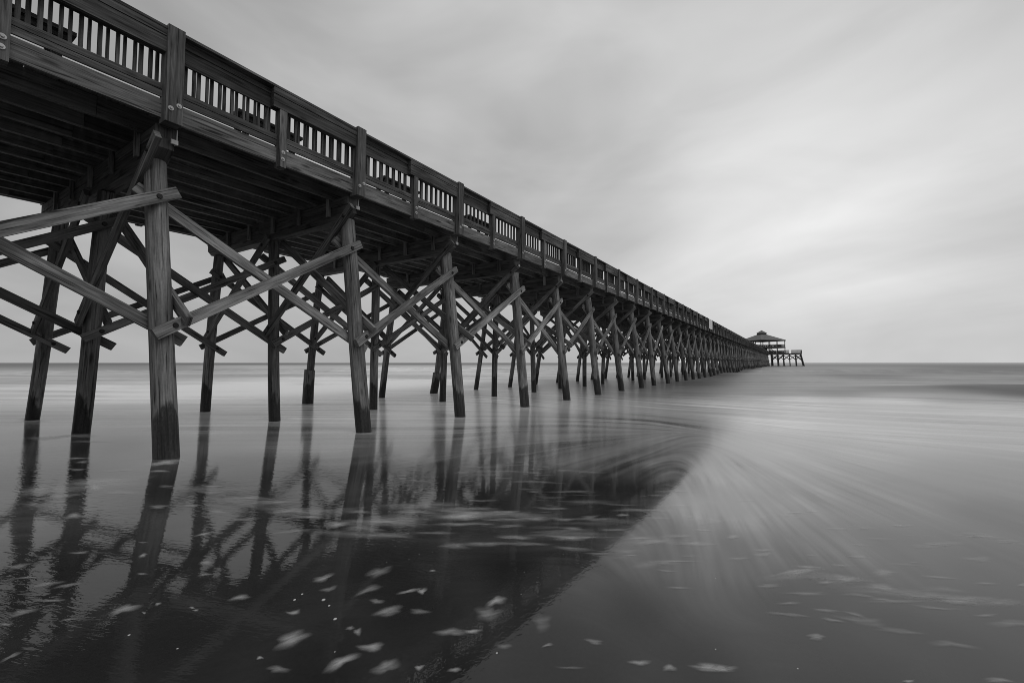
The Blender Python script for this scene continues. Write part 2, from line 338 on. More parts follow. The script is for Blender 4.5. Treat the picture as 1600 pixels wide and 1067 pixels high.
def build_sea():
    rad = np.concatenate([np.geomspace(.25, .9, 14)[:-1], np.geomspace(.9, 70, 560)[:-1], np.geomspace(70, 3000, 90)[:-1], np.geomspace(3000, 30000, 12)])
    front = np.linspace(THETA - math.radians(64), THETA + math.radians(64), 1150)
    back = np.linspace(THETA + math.radians(64), THETA + math.radians(296), 60)[1:-1]
    az = np.concatenate([front, back]); nr, na = len(rad), len(az)
    R, A = np.meshgrid(rad, az, indexing='ij')
    X, Y = R * np.cos(A), R * np.sin(A)
    P = np.stack([X.ravel(), Y.ravel()], 1)
    # foam, blur
    nf = 1150
    e = np.zeros((nr, na, 2)); fl = np.zeros((nr, na, 2))
    sub = (slice(0, nr, 3), slice(0, nf, 4))
    Ps = np.stack([X[sub].ravel(), Y[sub].ravel()], 1)
    es = idw(Ps, ENV[:, :2], ENV[:, 2:4], 3.2)
    fs = idw(Ps, FLOW[:, :2], np.stack([np.cos(FLOW[:, 2]), np.sin(FLOW[:, 2])], 1), 3.0)
    sh = X[sub].shape
    def up(a):     # bilinear back to the full grid
        a = a.reshape(sh); i = np.clip(np.arange(nr) / 3, 0, sh[0] - 1.001); j = np.clip(np.arange(nf) / 4, 0, sh[1] - 1.001)
        i0, j0 = i.astype(int), j.astype(int); fi, fj = (i - i0)[:, None], (j - j0)[None]
        return (a[i0][:, j0] * (1 - fi) * (1 - fj) + a[i0 + 1][:, j0] * fi * (1 - fj) + a[i0][:, j0 + 1] * (1 - fi) * fj + a[i0 + 1][:, j0 + 1] * fi * fj)
    def smooth(a, n):
        a = a.reshape(sh).copy()
        for _ in range(n):
            p = np.pad(a, 1, mode='edge'); a = (p[1:-1, 1:-1] * 2 + p[:-2, 1:-1] + p[2:, 1:-1] + p[1:-1, :-2] + p[1:-1, 2:]) / 6
        return a
    foam = up(smooth(es[:, 0], 5)); blur = up(smooth(es[:, 1], 6)); fx, fy = up(smooth(fs[:, 0], 4)), up(smooth(fs[:, 1], 4))
    # streaks: noise dragged along the flow
    LR = np.log(rad); Rf, Af = R[:, :nf], A[:, :nf]
    def tex(seed, sr, sa):
        g = np.random.default_rng(seed).random((512, 1024))
        def f(r, a):
            i = r * sr; j = a * sa; i0 = np.floor(i).astype(int); j0 = np.floor(j).astype(int); fi, fj = i - i0, j - j0
            fi = fi * fi * (3 - 2 * fi); fj = fj * fj * (3 - 2 * fj)
            return (g[i0 % 512, j0 % 1024] * (1 - fi) * (1 - fj) + g[(i0 + 1) % 512, j0 % 1024] * fi * (1 - fj)
                    + g[i0 % 512, (j0 + 1) % 1024] * (1 - fi) * fj + g[(i0 + 1) % 512, (j0 + 1) % 1024] * fi * fj)
        return f
    # frequencies per unit log-range and per radian; far rows are foreshortened, so bands there are broad
    acc = np.zeros_like(Rf)
    r0_, r1_ = 8, int(np.searchsorted(rad, 120))
    rows, cols = np.arange(r0_, r1_), np.arange(0, nf, 2)
    Xs, Ys = X[r0_:r1_, 0:nf:2], Y[r0_:r1_, 0:nf:2]
    for f, sc, wt, ns in ((tex(1, 70, 95), 95, .5, 30), (tex(2, 30, 40), 40, .6, 26), (tex(3, 130, 190), 190, .38, 40)):
        lay = np.zeros_like(Xs); tot = 0
        for sgn in (1, -1):
            qx, qy = Xs.copy(), Ys.copy()
            for st in range(ns):
                qr = np.hypot(qx, qy); qa = np.arctan2(qy, qx)
                ii = np.clip(np.interp(np.log(qr), LR, np.arange(nr)), 0, nr - 1).astype(int)
                jj = np.clip((qa - front[0]) / (front[1] - front[0]), 0, nf - 1).astype(int)
                dx, dy = fx[ii, jj], fy[ii, jj]; nn = np.hypot(dx, dy) + 1e-9
                # step of about half a noise cell, measured in (log range, bearing)
                step = sgn * qr * .5 / sc * (1 + np.clip(qr / 20, 0, 2))
                wgt = .5 + .5 * math.cos(math.pi * st / ns)
                lay += wgt * f(np.log(qr) + 20, qa + 20); tot += wgt
                qx += dx / nn * step; qy += dy / nn * step
        lay = lay / tot; lay = (lay - lay.mean()) / lay.std()
        ful = np.empty((len(rows), nf))
        for q in range(len(rows)): ful[q] = np.interp(np.arange(nf), cols, lay[q])
        acc[r0_:r1_] += wt * ful
    acc = (acc - acc.mean()) / acc.std()
    mk = np.clip(.88 + 1.1 * (tex(9, 7, 9)(np.log(Rf) + 9, Af + 9) - .5) + .7 * (tex(8, 17, 22)(np.log(Rf) + 9, Af + 9) - .5), .15, 1.4)
    acc = acc * mk
    # local contrast follows the foam cover
    foam = np.clip(foam * (1 + np.interp(Rf, [4, 9, 20, 60], [.17, .18, .22, .30]) * acc), 0, 1)
    F = np.zeros((nr, na)); F[:, :nf] = foam; F[:, nf:] = .1
    B = np.zeros((nr, na)); B[:, :nf] = blur; B[:, nf:] = .06
    # swell: low long rollers seaward of the break, running along Y
    amp = np.clip((X - 30) / 50, 0, 1)
    # one low roller standing up just beyond the break
    nx, ny = .774, .633; dd = (X - 25.6) * nx + (Y + 3.6) * ny; al_ = -(X - 25.6) * ny + (Y + 3.6) * nx
    dd = dd + .5 * np.sin(al_ * .35)
    roll = .30 * np.exp(-(dd / 3.4) ** 2) * (1 / (1 + np.exp((al_ - .5) / 3.2)))
    Z = zs(X, Y) + roll + amp * .26 * np.sin(X * .21 + 2.2 * np.sin(Y * .012 + 1.0) + Y * .02) * np.exp(-X / 400)
    co = np.empty((nr * na + 1, 3), np.float32)
    co[:-1, 0] = X.ravel(); co[:-1, 1] = Y.ravel(); co[:-1, 2] = Z.ravel(); co[-1] = (0, 0, float(zs(0.0)))
    i, j = np.meshgrid(np.arange(nr - 1), np.arange(na), indexing='ij'); j2 = (j + 1) % na
    q = np.stack([i * na + j, (i + 1) * na + j, (i + 1) * na + j2, i * na + j2], -1).reshape(-1, 4)
    tri = np.stack([np.full(na, nr * na), np.arange(na), (np.arange(na) + 1) % na], 1)
    me = bpy.data.meshes.new('water'); me.vertices.add(len(co)); me.vertices.foreach_set('co', co.ravel())
    nl = q.size + tri.size; me.loops.add(nl); me.loops.foreach_set('vertex_index', np.concatenate([q.ravel(), tri.ravel()]).astype(np.int32))
    npoly = len(q) + len(tri); me.polygons.add(npoly)
    ls = np.concatenate([np.arange(len(q)) * 4, q.size + np.arange(len(tri)) * 3]).astype(np.int32)
    me.polygons.foreach_set('loop_start', ls)
    me.polygons.foreach_set('use_smooth', np.ones(npoly, bool))
    me.update(calc_edges=True); me.validate()
    for nm, arr, d in (('foam', F, .1), ('blur', B, .05)):
        a = me.attributes.new(nm, 'FLOAT', 'POINT'); a.data.foreach_set('value', np.append(arr.ravel(), d).astype(np.float32))
    o = bpy.data.objects.new('water', me); COL.objects.link(o); tag(o, kind='structure')
    o.data.materials.append(water_material())
    return o

def water_material():
    m, t = new_mat('shallow_sea')
    foam = t.n('ShaderNodeAttribute', attribute_name='foam').outputs['Fac']
    blur = t.n('ShaderNodeAttribute', attribute_name='blur').outputs['Fac']
    geo = t.n('ShaderNodeNewGeometry').outputs['Position']
    d = t.n('ShaderNodeVectorMath', operation='LENGTH', i_0=geo).outputs['Value']
    # wet sand seen through the film, faint mottling
    sn = t.noise(t.mapping(geo, (1.2, 1.2, 1)), 1.0, 5.0, .6)
    sn2 = t.noise(t.mapping(geo, (60, 60, 1)), 1.0, 2.0, .5)
    sand = t.math('ADD', t.mapr(sn, .3, .7, .020, .032), t.math('MULTIPLY', t.math('SUBTRACT', sn2, .5), .008))
    col = t.math('ADD', t.math('MULTIPLY', sand, t.math('SUBTRACT', 1.0, foam)), t.math('MULTIPLY', foam, .86))
    # ripples: fine wind wrinkles in patches on the thin film
    al = t.mapping(geo, (1, 1, 1), rot=(0, 0, -(THETA - math.pi / 2) + .22))
    r1 = t.noise(t.mapping(al, (6.0, 24, 1)), 1.0, 3.0, .6, .6)
    r2 = t.noise(t.mapping(al, (14, 52, 1)), 1.0, 2.0, .5, .4)
    pt = t.noise(t.mapping(geo, (.75, .55, 1), loc=(4.4, 2.1, 0)), 1.0, 2.0, .5)
    left = t.mapr(t.n('ShaderNodeSeparateXYZ', i_0=geo).outputs[1], 1.1, 2.6, .08, 1.0, True)
    patch = t.math('MULTIPLY', t.mapr(pt, .30, .56, .30, 1.0, True), left)
    sg_ = t.n('ShaderNodeSeparateXYZ', i_0=geo)
    st1 = t.math('MULTIPLY', t.mapr(sg_.outputs[1], .62, .95, 0.0, 1.0, True), t.mapr(sg_.outputs[1], 1.2, 1.7, 1.0, 0.0, True))
    st1 = t.math('MULTIPLY', st1, t.mapr(sg_.outputs[0], 3.0, 5.0, 1.0, .35, True))
    strip = t.math('ADD', .030, t.math('MULTIPLY', st1, .13))
    patch = t.math('MULTIPLY', patch, t.mapr(sg_.outputs[0], 3.3, 5.5, 1.0, .35, True))
    r3 = t.noise(t.mapping(geo, (24, 34, 1)), 1.0, 2.0, .6, .5)
    hgt = t.math('ADD', t.math('MULTIPLY', t.math('ADD', t.math('MULTIPLY', r1, .62), t.math('MULTIPLY', r2, .22)), patch), t.math('MULTIPLY', r3, strip))
    bm = t.n('ShaderNodeBump'); bm.inputs['Strength'].default_value = 1.0; bm.inputs['Distance'].default_value = .0018
    t.link(hgt, bm.inputs['Height'])
    p = t.n('ShaderNodeBsdfPrincipled'); t.link(t.gray(col), p.inputs['Base Color'])
    t.link(blur, p.inputs['Roughness']); p.inputs['IOR'].default_value = 1.33
    # steep chop far out turns the mirror away from grazing: less sheen with distance
    farw = t.mapr(d, 11, 26, 0.0, 1.0, True)
    sheen = t.math('ADD', .03, t.math('MULTIPLY', t.math('MULTIPLY', foam, 1.1), t.mapr(foam, .6, 1.0, 1.0, .3, True)))
    t.link(t.math('ADD', t.math('MULTIPLY', t.math('SUBTRACT', 1.0, farw), .5), t.math('MULTIPLY', farw, sheen)), p.inputs['Specular IOR Level'])
    t.link(bm.outputs[0], p.inputs['Normal'])
    o = t.n('ShaderNodeOutputMaterial'); t.link(p.outputs[0], o.inputs[0])
    return m
build_sea()

# ------------------------------------------------------------------ pier
T0, BAY = 2.353, 3.0
K0, K1 = -2, 65
def tk(k): return T0 + BAY * k
TOP = 2.75                                    # pile heads, measured from the eye level
FRONT = {0: (7.33, 6.61), 1: (7.235, 6.605), 2: (7.29, 6.82), 3: (7.12, 6.76), 4: (7.26, 6.775)}
MID = {0: (9.22, 10.16), 1: (9.82, 9.52), 2: (9.95, 9.90), 3: (9.95, 10.02), 4: (9.9, 9.94)}
REAR = {0: (11.75, 13.40), 1: (12.37, 12.86), 2: (12.5, 13.10), 3: (12.45, 13.05), 4: (12.5, 13.17)}
def pile_line(row, k):
    d = (FRONT, MID, REAR)[row]
    if k not in d:
        r = random.Random(100 * row + k); c = ((7.22, 6.72), (9.9, 9.9), (12.5, 13.1))[row]
        d[k] = (c[0] + r.uniform(-.06, .06), c[1] + r.uniform(-.08, .08))
    return d[k]
def pile_u(row, k, h):
    a, b = pile_line(row, k); return a + (b - a) * (TOP - h) / (TOP + 1.3)
def pr(h, row=0): return (.132, .112, .110)[row] + .004 * (TOP - h) / 4.05

pier = thing('pier', 'long wooden pier on braced timber piles running from the left foreground out to sea', 'pier')

# piles: the first hundred are parts of their own, the small far ones share one mesh
far = MB(); cnt = 0
order = sorted([(k, r) for k in range(K0, K1 + 1) for r in range(3)], key=lambda q: abs(q[0] - 0) * 3 + q[1])
for k, r in order:
    rough = k < 14
    mb = MB() if cnt < 100 else far
    ht, hb = TOP, -1.9
    sl_ = k in (2, 4) and r == 2
    mb.cyl((tk(k), pile_u(r, k, ht), ht + H), (tk(k) + random.uniform(-.03, .03), pile_u(r, k, hb), hb + H), pr(ht, r) * random.uniform(.96, 1.05), pr(hb, r), 18 if rough else 8, 10 if rough else 3, .018 if rough else 0)
    if cnt < 100:
        po = mb.build('pile', M_PILE, pier, smooth=True)
        if sl_:
            s_ = MB(); hs = -.24 if k == 2 else -.45
            s_.cyl((tk(k), pile_u(r, k, hs), hs + H), (tk(k), pile_u(r, k, hb), hb + H), .165, .175, 12, 3, .02, .9)
            s_.build('sleeve', M_PILE, po, smooth=True)
    cnt += 1
tag(far.build('pile', M_PILE, pier, smooth=True), kind='stuff')

# cap beams
for k in range(K0, K1 + 1):
    m = MB(); t = tk(k)
    m.box(t - .115, t + .115, 7.05, 12.75, 3.033 + H, 3.18 + H, .9)
    lo, hi = 2.75 + H, 3.03 + H
    pts = [(7.05, hi), (12.75, hi), (12.75, lo + .14), (12.55, lo), (7.25, lo), (7.05, lo + .14)]
    A_ = [(t - .10, y, z) for y, z in pts]; B_ = [(t + .10, y, z) for y, z in pts]
    tn = random.uniform(.7, 1.1)
    m.poly(A_, tn); m.poly(B_[::-1], tn)
    for i in range(6):
        j = (i + 1) % 6; m.poly([A_[j], A_[i], B_[i], B_[j]], tn)
    co_ = m.build('cap_beam', M_CAP, pier)
    if -1 <= k <= 8:
        for i in range(0, 10, 2):
            s_ = MB(); u = 7.5 + .5 * i + .06; s_.box(t - .165, t - .12, u, u + .09, 2.86 + H, 3.40 + H)
            s_.build('hanger_strap', M_BRACE, co_)
        if k >= 0:
            b_ = MB(); b_.box(t + .118, t + .128, 7.03, 7.12, 2.99 + H, 3.19 + H, 1.0); b_.box(t + .05, t + .128, 7.0, 7.028, 2.97 + H, 3.03 + H, 1.0)
            b_.build('bracket', M_WHITE, co_)

# diagonal braces
SK = .07
braces = []     # (nearness, p0, p1, thickness axis, bolt points)
def rj(a): return random.uniform(-a, a)
for k in range(K0, K1 + 1):
    for r in range(3):
        sg = -1 if r < 2 else 1          # rear row is mirrored
        off = lambda h: pr(h, r) + SK / 2 - .012
        if k > K0:
            hh, hl = 2.34 + rj(.05), .37 + rj(.04)
            p0 = (tk(k) + .20 + rj(.04), pile_u(r, k, hh) + sg * off(hh), hh + H); p1 = (tk(k - 1) - .16 + rj(.04), pile_u(r, k - 1, hl) + sg * off(hl), hl + H)
            braces.append((k, r, p0, p1, (0, 1, 0), sg))
            hh, hl = 2.36 + rj(.05), .26 + rj(.04)
            p0 = (tk(k - 1) - .20, pile_u(r, k - 1, hh) - sg * off(hh), hh + H); p1 = (tk(k) + .33 + rj(.05), pile_u(r, k, hl) - sg * off(hl), hl + H)
            braces.append((k, r, p0, p1, (0, 1, 0), -sg))
    e = .115 + SK / 2
    for (ua, ha, ub, hb, f) in ((6.90, 2.96, 9.78, .64, -1), (9.75, 2.72, 6.62, .56, 1), (9.75, 2.78, 12.58, .62, -1), (12.35, 2.72, 9.55, .6, 1)):
        braces.append((k, 3, (tk(k) + f * e, ua + rj(.05), ha + H + rj(.04)), (tk(k) + f * (e + .02), ub + rj(.06), hb + H + rj(.05)), (1, 0, 0), f))
braces.sort(key=lambda b: (abs(b[0]), b[1]))
far = MB()
for i, (k, r, p0, p1, ax, sg) in enumerate(braces):
    mb = MB() if i < 100 else far
    hi = .15 if r == 0 else (.135 if r < 3 else .14)
    mb.beam(p0, p1, SK, hi, ax, random.uniform(.8, 1.3) * (1.0 if r == 0 else .75))
    if i < 100:
        bo = mb.build('diagonal_brace', M_BRACE, pier)
        if -1 <= k <= 5:
            P0, P1 = Vector(p0), Vector(p1); d = (P1 - P0).normalized(); n_ = Vector(ax) * sg
            for q in (P0 + d * .26, P1 - d * .26):
                b_ = MB(); b_.cyl(q + n_ * (SK / 2 - .004), q + n_ * (SK / 2 + .022), .038, .03, 10, 1)
                b_.build('bolt', M_RUST, bo)
tag(far.build('diagonal_brace', M_BRACE, pier), kind='stuff')

# joists, deck, fascia
XA, XB = tk(K0) - .6, tk(K1) + 1.2
for i in range(11):
    m = MB(); u = 7.5 + .5 * i; x = XA
    while x < XB:
        x2 = min(x + 6, XB); m.box(x, x2 - .004, u - .035, u + .035, 3.182 + H, 3.44 + H); x = x2
    m.build('joist', M_DECK if i else M_CAP, pier)
m = MB(); x = XA; 
while x < XB:
    m.box(x, x + .138 - random.choice((0, 0, 0, .004, .009)), 6.975 + rj(.012), 12.80, 3.442 + H, 3.484 + H + random.uniform(-.002, .002)); x += .145
m.build('deck', M_DECK, pier)
for k in range(K0, K1 + 1):
    m = MB(); m.box(tk(k) + .002, tk(k + 1) - .002, 6.94, 6.986, 3.235 + H + rj(.008), 3.49 + H, random.uniform(.85, 1.2)); m.build('fascia_board', M_FASCIA, pier)
m = MB()
for k in range(K0, K1 + 1): m.box(tk(k), tk(k + 1) - .004, 12.804, 12.85, 3.235 + H, 3.49 + H)
m.build('fascia_board', M_FASCIA, pier)

# railing, seaward-right side: posts, boards, balusters
def post_box(m, t, main):
    if main: m.box(t - .095, t + .095, 6.80, 7.01, 3.17 + H + rj(.01), 4.475 + H + rj(.012), random.uniform(.85, 1.15))
    else: m.box(t - .06, t + .06, 6.855, 6.998, 3.16 + H + rj(.01), 4.095 + H, random.uniform(.8, 1.1))
far = MB(); cnt = 0
for k in range(K0, K1 + 1):
    for main in (True, False):
        t = tk(k) + (0 if main else 1.5)
        mb = MB() if cnt < 100 else far
        post_box(mb, t, main)
        if cnt < 100:
            po = mb.build('railing_post', M_POST, pier)
            if -1 <= k <= 7:
                for (dt, h) in (((-.04, 3.345), (.05, 3.415)) if main else ((0, 3.29), (0.005, 3.40))):
                    b_ = MB(); y = 6.80 if main else 6.855
                    b_.cyl((t + dt, y + .002, h + H), (t + dt, y - .010, h + H), .034, .031, 16, 1); b_.cyl((t + dt, y - .010, h + H), (t + dt, y - .026, h + H), .017, .013, 8, 1)
                    b_.build('bolt', M_BOLT, po)
        cnt += 1
tag(far.build('railing_post', M_POST, pier), kind='stuff')
for k in range(K0, K1 + 1):
    t = tk(k); m = MB()
    a, b, c = t + .004, t + 1.30 + rj(.03), t + 2.996
    m.box(a, t + 1.52, 6.938, 6.974, 4.325 + H, 4.414 + H); m.box(a, t + 1.52, 6.952, 6.985, 4.095 + H, 4.318 + H, random.uniform(.45, .85))
    m.box(b + .004, c, 6.842, 6.90, 4.315 + H, 4.414 + H, random.uniform(.9, 1.35)); m.box(b + .004, c, 6.852, 6.90, 4.10 + H, 4.308 + H, random.uniform(.75, 1.15))
    m.box(b + .004, t + 1.50, 6.904, 6.934, 4.11 + H, 4.41 + H, .8); m.box(t + 1.53, c, 6.904, 6.98, 4.11 + H, 4.41 + H, .8)
    m.build('top_rail', M_RAIL, pier)
    m = MB(); m.hexa((t + 1.5, 6.9775 + rj(.004), 4.436 + H + rj(.003)), (2.990, rj(.012), rj(.012)), (0, .285, 0), (0, 0, .036)); m.build('rail_cap', M_RAIL, pier)
    m = MB(); m.box(a, t + 1.44, 6.938, 6.972, 3.617 + H, 3.70 + H); m.box(a, t + 1.44, 6.945, 6.972, 3.525 + H + rj(.006), 3.612 + H)
    m.box(t + 1.56, c, 6.938, 6.972, 3.617 + H, 3.70 + H); m.box(t + 1.56, c, 6.945, 6.972, 3.525 + H + rj(.006), 3.612 + H)
    m.build('bottom_rail', M_RAIL, pier)
    m = MB(); i = 0; x = t + .12
    while x < t + 2.92:
        if abs(x - t - 1.5) > .055:
            y = 6.988 if i % 2 == 0 else 7.045
            m.box(x - .017 + rj(.006), x + .018 + rj(.004), y, y + .038, 3.63 + H, 4.28 + H, random.uniform(.7, 1.1))
        x += .0835; i += 1
    m.build('balusters', M_RAIL, pier)
# railing on the other side
m = MB()
for k in range(K0, K1 + 1):
    t = tk(k)
    m.box(t - .095, t + .095, 12.855, 12.99, 3.25 + H, 4.475 + H); m.box(t + 1.44, t + 1.56, 12.855, 12.94, 3.22 + H, 4.095 + H)
    m.box(t + .004, t + 2.996, 12.80, 12.85, 4.10 + H, 4.495 + H); m.box(t, t + 2.99, 12.68, 12.96, 4.50 + H, 4.538 + H); m.box(t + .004, t + 2.996, 12.80, 12.85, 3.535 + H, 3.70 + H)
    for i in range(34): m.box(t + .12 + i * .0835, t + .158 + i * .0835, 12.74, 12.78, 3.56 + H, 4.3 + H)
m.build('railing', M_RAIL, pier)

# ------------------------------------------------------------------ benches on the deck
WHERE = ['dark bench behind the railing left of the nearest tall railing post', 'dark bench seen through the railing between the first and second tall posts',
         'dark bench seen through the railing between the second and third tall posts', 'small dark bench seen through the railing between the third and fourth tall posts']
for i, k in enumerate((-1, 0, 1, 2)):
    t = tk(k) + 1.62
    b = thing('bench', WHERE[i], 'bench', 'benches along the pier deck')
    m = MB(); m.box(t - .55, t + .55, 7.40, 7.55, 4.05 + H, 4.10 + H); m.box(t - .55, t + .55, 7.565, 7.72, 4.05 + H, 4.10 + H); m.box(t - .55, t + .55, 7.735, 7.88, 4.05 + H, 4.10 + H)
    m.build('seat', M_BENCH, b)
    m = MB(); m.box(t - .5, t + .5, 7.42, 7.46, 3.972 + H, 4.047 + H); m.build('apron', M_BENCH, b)
    for q in (-.42, .42):
        m = MB(); m.beam((t + q, 7.46, 3.488 + H), (t + q * .9, 7.52, 4.047 + H), .09, .05, (1, 0, 0)); m.beam((t + q, 7.82, 3.488 + H), (t + q * .9, 7.76, 4.047 + H), .09, .05, (1, 0, 0))
        m.build('leg', M_BENCH, b)

# ------------------------------------------------------------------ white panel on the railing
sg = thing('sign_panel', 'blank white panel fixed upright on the outside of the distant pier railing', 'sign')
m = MB(); m.box(47.72, 50.02, 6.775, 6.795, 3.44 + H, 4.42 + H, 1.0); m.build('board', M_SIGN, sg)
m = MB()
for x in (47.68, 50.03): m.box(x, x + .03, 6.77, 6.798, 3.42 + H, 4.44 + H, 1.0)
m.build('frame', M_POST, sg)

# ------------------------------------------------------------------ fishing platform at the seaward end
pf = thing('fishing_platform', 'T-shaped timber fishing platform on piles at the far end of the pier', 'platform')
PX0, PX1, UA, UB = 199.6, 217.0, -4.0, 24.0
m = MB(); x = PX0
while x < PX1: m.box(x, x + .28, UA, UB, 3.50 + H, 3.56 + H); x += .29
m.build('deck', M_DECK, pf)
m = MB()
for x in (PX0 + .05, 204, 208.5, 213, PX1 - .2): m.box(x, x + .2, UA, UB, 3.24 + H, 3.495 + H)
m.build('joist', M_DECK, pf)
us = [-3.7, -2.0, .1, 2.15, 4.1, 6.2, 13.6, 15.7, 17.7, 19.7, 21.9, 23.7]
for x in (200.0, 208.5, 216.5):
    for u in us:
        o = -1.05 if u == us[0] else (1.05 if u == us[-1] else (-.25 if u < 9 else .25))
        m = MB(); m.cyl((x, u, 3.24 + H), (x, u + o, -.6), .17, .20, 8, 2, 0, .7); m.build('pile', M_PILE, pf, smooth=True)
    for a, b in zip(us[:-1], us[1:]):
        if b - a > 3: continue
        m = MB(); m.beam((x - .2, a, 3.0 + H), (x - .2, b - .15, 1.1 + H), .07, .18, (1, 0, 0), .7); m.beam((x + .2, b, 3.0 + H), (x + .2, a - .15, 1.1 + H), .07, .18, (1, 0, 0), .7)
        m.build('cross_brace', M_BRACE, pf)
for (a, b) in ((-4.0, -.62), (.1, 4.2), (4.4, 6.9), (13.0, 23.9)):
    m = MB(); y = a
    m.box(PX0 - .02, PX0 + .06, a, b, 4.62 + H, 4.80 + H, .7); m.box(PX0 - .02, PX0 + .06, a, b, 3.62 + H, 3.80 + H, .7)
    while y < b: m.box(PX0 + .065, PX0 + .105, y, y + .08, 3.6 + H, 4.75 + H, .6); y += .125
    m.build('railing', M_RAIL, pf)
m = MB()
for y in (UA, UB - .06):
    m.box(PX0 + .2, PX1, y, y + .06, 4.62 + H, 4.8 + H, .7); m.box(PX0 + .2, PX1, y, y + .06, 3.62 + H, 3.8 + H, .7)
    x = PX0 + .25
    while x < PX1: m.box(x, x + .08, y + .065, y + .105, 3.6 + H, 4.75 + H, .6); x += .16
m.build('railing', M_RAIL, pf)

# ------------------------------------------------------------------ pavilion
pv = thing('pavilion', 'two-storey open pavilion with a hipped roof and cupola at the end of the pier', 'pavilion')
CX, CY = 208.2, 9.55
def ring(r, h): return [(CX + r * math.cos(a), CY + r * math.sin(a), h + H) for a in (math.pi, -math.pi / 2, 0, math.pi / 2)]
def frustum(m, r0, h0, r1, h1, tint=1.0):
    a, b = ring(r0, h0), ring(r1, h1)
    for i in range(4):
        j = (i + 1) % 4; m.poly([a[i], a[j], b[j], b[i]] if r1 > .02 else [a[i], a[j], b[i]], tint)
m = MB(); frustum(m, 8.6, 9.05, 1.75, 11.55); m.poly(ring(8.6, 9.05)[::-1], .6); rf = m.build('roof', M_ROOF, pv)
m = MB(); frustum(m, 8.45, 8.72, 8.45, 9.045, .5); m.poly(ring(8.45, 8.72)[::-1], .5); m.build('eave_board', M_RAIL, pv)
m = MB(); frustum(m, 1.75, 11.55, 1.75, 12.15, .6); cu = m.build('cupola', M_RAIL, rf)
m = MB(); frustum(m, 2.05, 12.15, .01, 13.35); m.poly(ring(2.05, 12.15)[::-1], .6); m.build('cupola_roof', M_ROOF, rf)
m = MB(); frustum(m, 8.3, 5.85, 8.3, 6.2, .6); m.poly(ring(8.3, 5.85)[::-1], .6); m.poly(ring(8.3, 6.2), .6); m.build('upper_floor', M_DECK, pv)
cr = ring(8.05, 0)
for i in range(4):
    a, b = Vector(cr[i]), Vector(cr[(i + 1) % 4])
    for q in range(3):
        p = a.lerp(b, q / 3)
        m = MB(); m.box(p.x - .14, p.x + .14, p.y - .14, p.y + .14, 3.56 + H, 8.73 + H, .7); m.build('column', M_RAIL, pv)
    m = MB(); d = (b - a).normalized(); nz = Vector((0, 0, 1)); sd_ = d.cross(nz)
    for base_ in (6.2, 3.56):
        m.beam(a + nz * (base_ + 1.02), b + nz * (base_ + 1.02), .06, .14, sd_, .7); m.beam(a + nz * (base_ + .15), b + nz * (base_ + .15), .06, .14, sd_, .7)
        q = .0
        while q < 11.2:
            p = a + d * q; m.beam(p + nz * base_, p + nz * (base_ + 1.0), .04, .07, sd_, .6); q += .15
    m.build('railing', M_RAIL, pv)
m = MB()   # stair between the storeys
for s_ in (-.6, .6): m.beam((CX - 3.2, CY - 4.4 + s_, 3.6 + H), (CX + .6, CY - 2.2 + s_, 6.15 + H), .06, .3, (0, 1, 0), .8)
for i in range(14):
    q = (i + .5) / 14; m.box(CX - 3.2 + 3.8 * q - .15, CX - 3.2 + 3.8 * q + .15, CY - 5.0 + 2.2 * q, CY - 3.8 + 2.2 * q, 3.6 + 2.55 * q + H, 3.65 + 2.55 * q + H, .8)
m.build('stair', M_RAIL, pv)
m = MB(); m.box(CX - 1.2, CX + 1.8, CY - 1.8, CY + 1.8, 3.56 + H, 5.84 + H, .6); m.build('storeroom', M_RAIL, pv)

